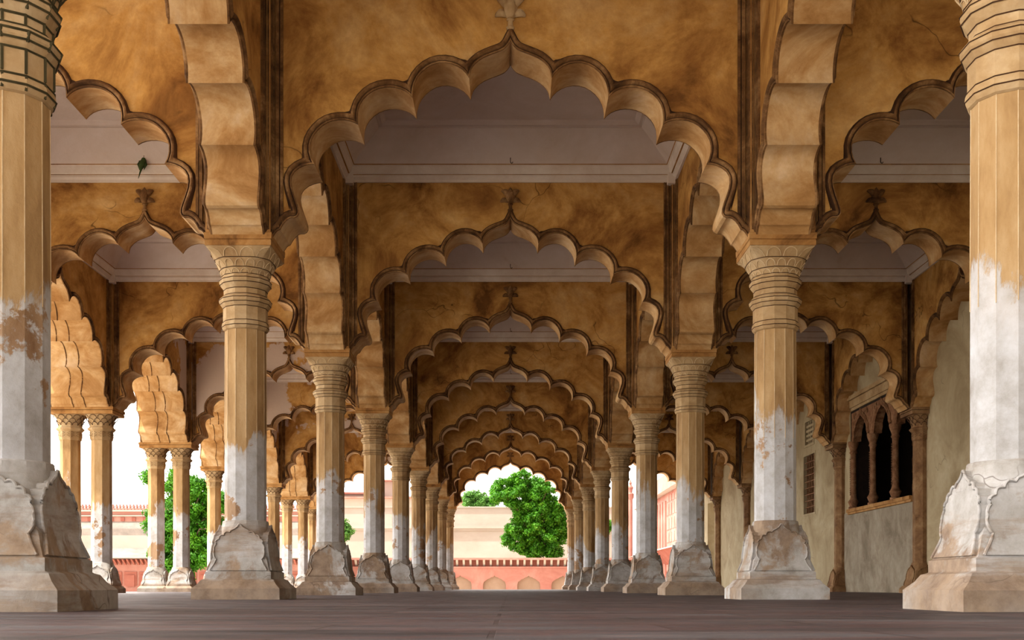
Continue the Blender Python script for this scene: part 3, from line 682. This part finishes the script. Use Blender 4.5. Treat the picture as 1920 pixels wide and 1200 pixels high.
# pink arcade across the end of the courtyard
Z = 20.; xa = at(570, 0, Z)[0]; xb = at(1175, 0, Z)[0]
r = thing('arcade', (0, Z, 0), 0, 'low pink sandstone arcade with bracketed eave and scalloped niches below the tree', 'building')
zt = at(0, 1062, Z)[1]; pitch = .61; x00 = at(927-32, 0, Z)[0]
m = MB(); n0 = math.ceil((xa-x00)/pitch)-1; xs_ = []
sc_ = .205/ .44
for i in range(n0, n0+11):
    cx = x00+pitch*i; xs_.append(cx+pitch/2)
    x0, x1 = cx, cx+pitch; ctr = cx+pitch/2
    zb = -.20; ztop_ = at(0, 1079, Z)[1]
    for sg in (1, -1):
        hw_ = .205
        arc = [(0, 1.), (.12, .84), (.30, .80), (.42, .66), (.62, .60), (.72, .44), (.90, .34), (.96, .14), (1., 0), (1., -2.2)]
        zsp = at(0, 1096, Z)[1]; hgt = ztop_-zsp
        out = [(ctr+sg*a*hw_, max(zb, zsp+b*hgt)) for a, b in arc]+[(ctr+sg*pitch/2, zb), (ctr+sg*pitch/2, zt), (ctr, zt)]
        n = len(out); m.add([(a, 0, b) for a, b in out], [tuple(range(n))]); k = len(arc)
        m.add([(a, 0, b) for a, b in out[:k]]+[(a, .08, b) for a, b in out[:k]], [(j, j+1, k+j+1, k+j) for j in range(k-1)])
xl, xr = x00+pitch*n0, x00+pitch*(n0+11)
m.box(xl, xr, .08, .5, -.2, zt); link('wall', m.mesh('arcade_wall', ['pink'], 0), r)
m = MB(); m.box(xl, xr, .072, .079, -.2, at(0, 1075, Z)[1]); link('niche_backs', m.mesh('niche_backs', ['niche'], 0), r)
m = MB(); z1 = at(0, 1050, Z)[1]
m.box(xl, xr, .06, .5, zt, z1, 1); m.box(xl, xr, -.16, .5, z1, z1+.035); m.box(xl, xr, -.03, .0, zt-.03, zt-.005); link('eave', m.mesh('arcade_eave', ['pink', 'pinkdark'], 0), r)
nb = int((xr-xl)/.12)
brackets(r, [xl+(i+.5)*.12 for i in range(nb)], .06, zt-.0, z1, .16, .019, 'cream')
# cream rampart behind
Z = 23.; r = thing('rampart', (0, Z, 0), 0, 'tall pale cream rampart wall behind the pink arcade', 'wall')
m = MB(); xL = at(640, 0, Z)[0]; xR = at(1172, 0, Z)[0]; m.box(xL, xR, 0, 1, -.2, at(0, 952, Z)[1]); link('wall', m.mesh('rampart_wall', ['cream'], 0), r)
m = MB(); m.box(xL-.02, xR, -.06, 0, at(0, 991, Z)[1], at(0, 987, Z)[1]); m.box(xL-.02, xR, -.03, 0, at(0, 995, Z)[1], at(0, 991, Z)[1]); link('string_course', m.mesh('rampart_course', ['cream'], 0), r)
m = MB(); m.box(xL-.03, xR, -.03, 1.03, at(0, 952, Z)[1], at(0, 950, Z)[1]); link('coping', m.mesh('rampart_coping', ['cream'], 0), r)
# hazy pale pavilion block left of the rampart
Z = 30.; r = thing('pavilion_block', (0, Z, 0), 0, 'pale terraced palace block rising behind the rampart on the left', 'building')
m = MB()
for x0, x1, yt, d in ((560, 870, 935, 0), (560, 700, 925, .3), (700, 745, 900, .5)): m.box(at(x0, 0, Z)[0], at(x1, 0, Z)[0], d, 2, -.2, at(0, yt, Z)[1])
link('walls', m.mesh('pavilion_walls', ['cream'], 0), r)
m = MB()
for x0, x1, yt, d in ((555, 875, 935, -.2), (555, 705, 925, .1), (695, 750, 900, .3)): m.box(at(x0, 0, Z)[0], at(x1, 0, Z)[0], d, 2.1, at(0, yt, Z)[1], at(0, yt-3, Z)[1])
link('eaves', m.mesh('pavilion_eaves', ['pink'], 0), r)
# left red sandstone building with crenellations
Z = 18.; r = thing('sandstone_building', (0, Z, 0), 0, 'pink sandstone building with crenellated parapet seen through the open left front', 'building')
xL = at(60, 0, Z)[0]; xR = at(566, 0, Z)[0]; zz = lambda y: at(0, y, Z)[1]
m = MB(); m.box(xL, xR, .30, 1.6, zz(977), zz(955)); m.box(xL, xR, .06, 1.6, -.2, zz(1046)); link('red_walls', m.mesh('red_walls', ['pink'], 0), r)
m = MB(); m.box(xL, xR, .26, .34, zz(957), zz(954)); m.box(xL, xR, .26, .34, zz(966), zz(964)); link('string_course', m.mesh('string_course', ['cream'], 0), r)
m = MB(); m.add([(xL, .30, zz(976)), (xR, .30, zz(976)), (xR, .18, zz(990)), (xL, .18, zz(990)), (xL, .16, zz(1003)), (xR, .16, zz(1003)), (xR, .3, zz(1003)), (xL, .3, zz(1003))], [(0,1,2,3), (3,2,5,4), (4,5,6,7)])
m.add([(xL, .14, zz(1027)), (xR, .14, zz(1027)), (xR, -.28, zz(1047)), (xL, -.28, zz(1047)), (xL, .14, zz(1049)), (xR, .14, zz(1049))], [(0,1,2,3), (3,2,5,4)]); link('weathered_roofs', m.mesh('weathered_roofs', ['slate'], 0), r)
m = MB(); m.box(xL, xR, .14, .4, zz(1047), zz(1003)); link('cream_band', m.mesh('cream_band', ['cream'], 0), r)
m = MB()
for i in range(78):
    x = xL+(i+.5)*(xR-xL)/78; w_ = (xR-xL)/78
    m.add([(x-w_*.42, .28, zz(955)), (x+w_*.42, .28, zz(955)), (x+w_*.42, .28, zz(951)), (x+w_*.18, .28, zz(950)), (x+w_*.30, .28, zz(947.5)), (x, .28, zz(943)), (x-w_*.30, .28, zz(947.5)), (x-w_*.18, .28, zz(950)), (x-w_*.42, .28, zz(951))]+
          [(x-w_*.42, .34, zz(955)), (x+w_*.42, .34, zz(955)), (x+w_*.42, .34, zz(951)), (x+w_*.18, .34, zz(950)), (x+w_*.30, .34, zz(947.5)), (x, .34, zz(943)), (x-w_*.30, .34, zz(947.5)), (x-w_*.18, .34, zz(950)), (x-w_*.42, .34, zz(951))],
          [tuple(range(9)), tuple(range(9, 18))]+[(j, (j+1) % 9, 9+(j+1) % 9, 9+j) for j in range(9)])
link('crenellations', m.mesh('crenellations', ['pink'], 0), r)
m = MB()
for i in range(18):
    x = xL+(i+.5)*(xR-xL)/18
    m = MB(); m.box(x-.10, x+.10, .045, .06, zz(1098), zz(1072)); m.box(x-.07, x+.07, .028, .045, zz(1100), zz(1078)); link('wall_panel', m.mesh('wall_panel', ['pinkdark'], 0), r)
for i in range(24):
    m = MB(); x = xL+(i+.5)*(xR-xL)/24; m.box(x-.03, x+.03, .285, .30, zz(975), zz(968)); link('parapet_panel', m.mesh('parapet_panel', ['pinkdark'], 0), r)
brackets(r, [xL+(i+.5)*(xR-xL)/60 for i in range(60)], .06, zz(1059), zz(1049), .16, .014, 'pinkdark')
# right sandstone palace wing running away from the hall
XW = 2.6; k_ = XW/2105
r = thing('palace_wing', (0, 0, 0), 0, 'pink sandstone palace wing receding on the right beyond the last columns', 'building')
zc = lambda sl: sl*XW+CAMH
m = MB(); m.box(XW, XW+2, 10.2, 22.6, -.2, zc(.60)); link('walls', m.mesh('wing_walls', ['pink'], 0), r)
m = MB(); m.box(XW-.02, XW+1.98, 10.15, 22.65, zc(.62), zc(.72)); link('parapet', m.mesh('wing_parapet', ['pink'], 0), r)
m = MB(); m.add([(XW+.1, 10.1, zc(.645)), (XW+.1, 22.6, zc(.645)), (XW-.14, 22.6, zc(.59)), (XW-.14, 10.1, zc(.59)), (XW+.1, 10.1, zc(.60)), (XW+.1, 22.6, zc(.60))], [(0,1,2,3), (3,2,5,4)])
m.add([(XW, 10.1, zc(.255)), (XW, 22.6, zc(.255)), (XW-.24, 22.6, zc(.225)), (XW-.24, 10.1, zc(.225)), (XW, 10.1, zc(.235)), (XW, 22.6, zc(.235))], [(0,1,2,3), (3,2,5,4)])
link('eaves', m.mesh('wing_eaves', ['cream'], 0), r)
m = MB()
for i in range(39):
    y = 10.3+i*.31
    for j, (a, b) in enumerate(((.28, .34), (.36, .43), (.45, .52), (.535, .575))):
        if y > 18.5 and j < 4: continue
        m.box(XW-.008, XW+.01, y+.02, y+.27, zc(a), zc(b))
for i in range(11):
    y = 18.7+i*.33; m.box(XW-.03, XW+.01, y, y+.16, -.1, zc(.55))
link('stone_panels', m.mesh('wing_panels', ['pink'], 0), r)
m = MB()
for i in range(36):
    y = 10.4+i*.33; m.box(XW-.012, XW+.01, y, y+.13, -.2, zc(.10))
link('openings', m.mesh('wing_openings', ['pinkdark'], 0), r)
m = MB()
rb = MB()
for i in range(90):
    y = 10.2+i*.10
    b = MB(); b.add([(XW, y, zc(.14)), (XW, y+.03, zc(.14)), (XW-.02, y+.03, zc(.14)), (XW-.02, y, zc(.14)), (XW, y, zc(.235)), (XW, y+.03, zc(.235)), (XW-.21, y+.03, zc(.227)), (XW-.21, y, zc(.227))], [(0,1,2,3), (4,5,6,7), (0,1,5,4), (1,2,6,5), (2,3,7,6), (3,0,4,7)])
    link('bracket', b.mesh('wing_bracket', ['pinkdark'], 0), r)
# little spire on the wing
Z = 22.9; x, _ = at(1182, 0, Z); m = MB(); N = 10; r = thing('minaret', (x, Z, 0), 0, 'slim pink minaret with stepped spire above the palace wing', 'minaret')
zf = lambda y: at(0, y, Z)[1]
m.rings([[(a*math.cos(2*math.pi*j/N), a*math.sin(2*math.pi*j/N), z) for j in range(N)] for a, z in ((.045, -.2), (.045, zf(937)), (.07, zf(933)), (.075, zf(926)), (.04, zf(924)), (.045, zf(918)))]); link('shaft', m.mesh('minaret_shaft', ['pink']), r)
m = MB(); m.rings([[(a*math.cos(2*math.pi*j/N), a*math.sin(2*math.pi*j/N), z) for j in range(N)] for a, z in ((.05, zf(918)), (.06, zf(914)), (.03, zf(910)), (.02, zf(908)), (.035, zf(906)), (.012, zf(902)), (.004, zf(893)))]); link('finial', m.mesh('minaret_finial', ['pink']), r)

# ------------------------------------------------------------------ trees
def tree(label, clumps, Z, mat, leaf, n, trunk_px, group=None, seed=3, cs=.16):
    """clumps: (px, py, radius px, depth offset) of the crown's rounded masses at distance Z bays"""
    g = np.random.default_rng(seed)
    tx = (trunk_px-957)*Z/2105
    root = thing('tree', (tx, Z, -.2), 0, label, 'tree', group)
    V = []; C = []
    tot = sum(c[2]**2 for c in clumps)
    for (px, py, rp, dz) in clumps:
        cx, cz = at(px, py, Z+dz); R_ = rp*Z/2105; kk = int(n*rp*rp/tot)
        nc = max(14, int(52*(R_/ .3)**2)); d = g.normal(size=(nc, 3)); d /= np.linalg.norm(d, axis=1)[:, None]
        cc_ = np.array((cx-tx, dz, cz+.2))+d*R_*(g.uniform(.25, .98, (nc, 1))**.7)
        which = g.integers(0, nc, kk); e = g.normal(size=(kk, 3)); e /= np.linalg.norm(e, axis=1)[:, None]
        rr = cs*.55*g.uniform(.3, 1.15, (kk, 1)); P_ = cc_[which]+e*rr*np.array((1, 1, .75))
        nrm = e+g.normal(size=(kk, 3))*.5+np.array((0, 0, .35)); nrm /= np.linalg.norm(nrm, axis=1)[:, None]
        u = np.cross(nrm, g.normal(size=(kk, 3))); u /= np.linalg.norm(u, axis=1)[:, None]; v = np.cross(nrm, u)
        sz = leaf*g.uniform(.6, 1.3, (kk, 1))
        V.append(np.stack([P_-u*sz, P_-v*sz*.5+nrm*sz*.12, P_+u*sz-nrm*sz*.2, P_+v*sz*.5+nrm*sz*.12], 1)); C.append(cc_)
    V = np.concatenate(V); k = len(V); V = V.reshape(-1, 3)*S
    me = bpy.data.meshes.new('foliage'); me.vertices.add(k*4); me.vertices.foreach_set('co', V.ravel())
    me.loops.add(k*4); me.loops.foreach_set('vertex_index', np.arange(k*4)); me.polygons.add(k); me.polygons.foreach_set('loop_start', np.arange(k)*4); me.polygons.foreach_set('loop_total', np.full(k, 4))
    me.materials.append(M[mat]); me.update(); me.validate(); link('foliage', me, root)
    m = MB(); cen = np.mean([at(c[0], c[1], Z) for c in clumps], axis=0); top = Vector((cen[0]-tx, 0, cen[1]+.2))
    base_ = Vector((0, 0, 0)); mid_ = base_.lerp(top, .5)+Vector((.03, 0, 0))
    m.tube([base_, base_+Vector((0, 0, .03)), mid_, top], [.09, .06, .045, .02], 10)
    for cpos in C:
        for q in cpos[::4]: m.tube([mid_.lerp(top, float(g.uniform(.2, .9))), (mid_.lerp(top, .7)+Vector(q))/2+Vector((0, 0, .02)), Vector(q)], [.016, .010, .004], 5)
    link('trunk', m.mesh('trunk', ['trunk'], 60), root)
    return root
tree('large bright green tree behind the pink arcade, framed by the farthest arch',
     [(985, 905, 27, 0), (1018, 918, 24, -.1), (945, 912, 25, -.1), (962, 935, 26, -.2), (1000, 950, 36, 0), (1035, 960, 30, .1), (985, 990, 34, -.1), (1022, 1005, 38, 0), (970, 1010, 26, 0), (1000, 1032, 24, 0), (1035, 1036, 20, -.1), (932, 925, 16, -.2), (1050, 985, 26, .1)], 21.2, 'leaf', .026, 80000, 1015, seed=5)
tree('smaller pale green tree beyond the cream rampart, left of the large tree', [(880, 938, 17, 0), (900, 940, 18, 0), (920, 944, 14, 0), (935, 935, 12, 0)], 26., 'leaf2', .034, 6000, 905, seed=8)
tree('green tree seen between the twin columns of the open left front', [(300, 985, 30, 0), (335, 1000, 40, 0), (335, 950, 30, 0), (365, 1030, 36, 0), (375, 970, 34, .1), (310, 1040, 30, 0), (400, 1010, 34, 0), (288, 890, 20, .1), (330, 905, 24, 0), (375, 915, 26, 0), (405, 940, 24, 0), (345, 1065, 26, 0)], 14.5, 'leaf', .020, 70000, 350, seed=9)
tree('small green tree between the pale block and the rampart, seen between columns', [(650, 1000, 12, 0), (640, 985, 12, 0), (630, 1010, 16, 0)], 22., 'leaf2', .03, 4000, 640, seed=10)
tree('narrow strip of green tree showing between two columns right of the nave', [(1118, 960, 16, 0), (1120, 1000, 18, 0), (1118, 1040, 18, 0), (1120, 1075, 18, 0), (1135, 985, 16, 0)], 19., 'leaf', .03, 9000, 1119, seed=12)
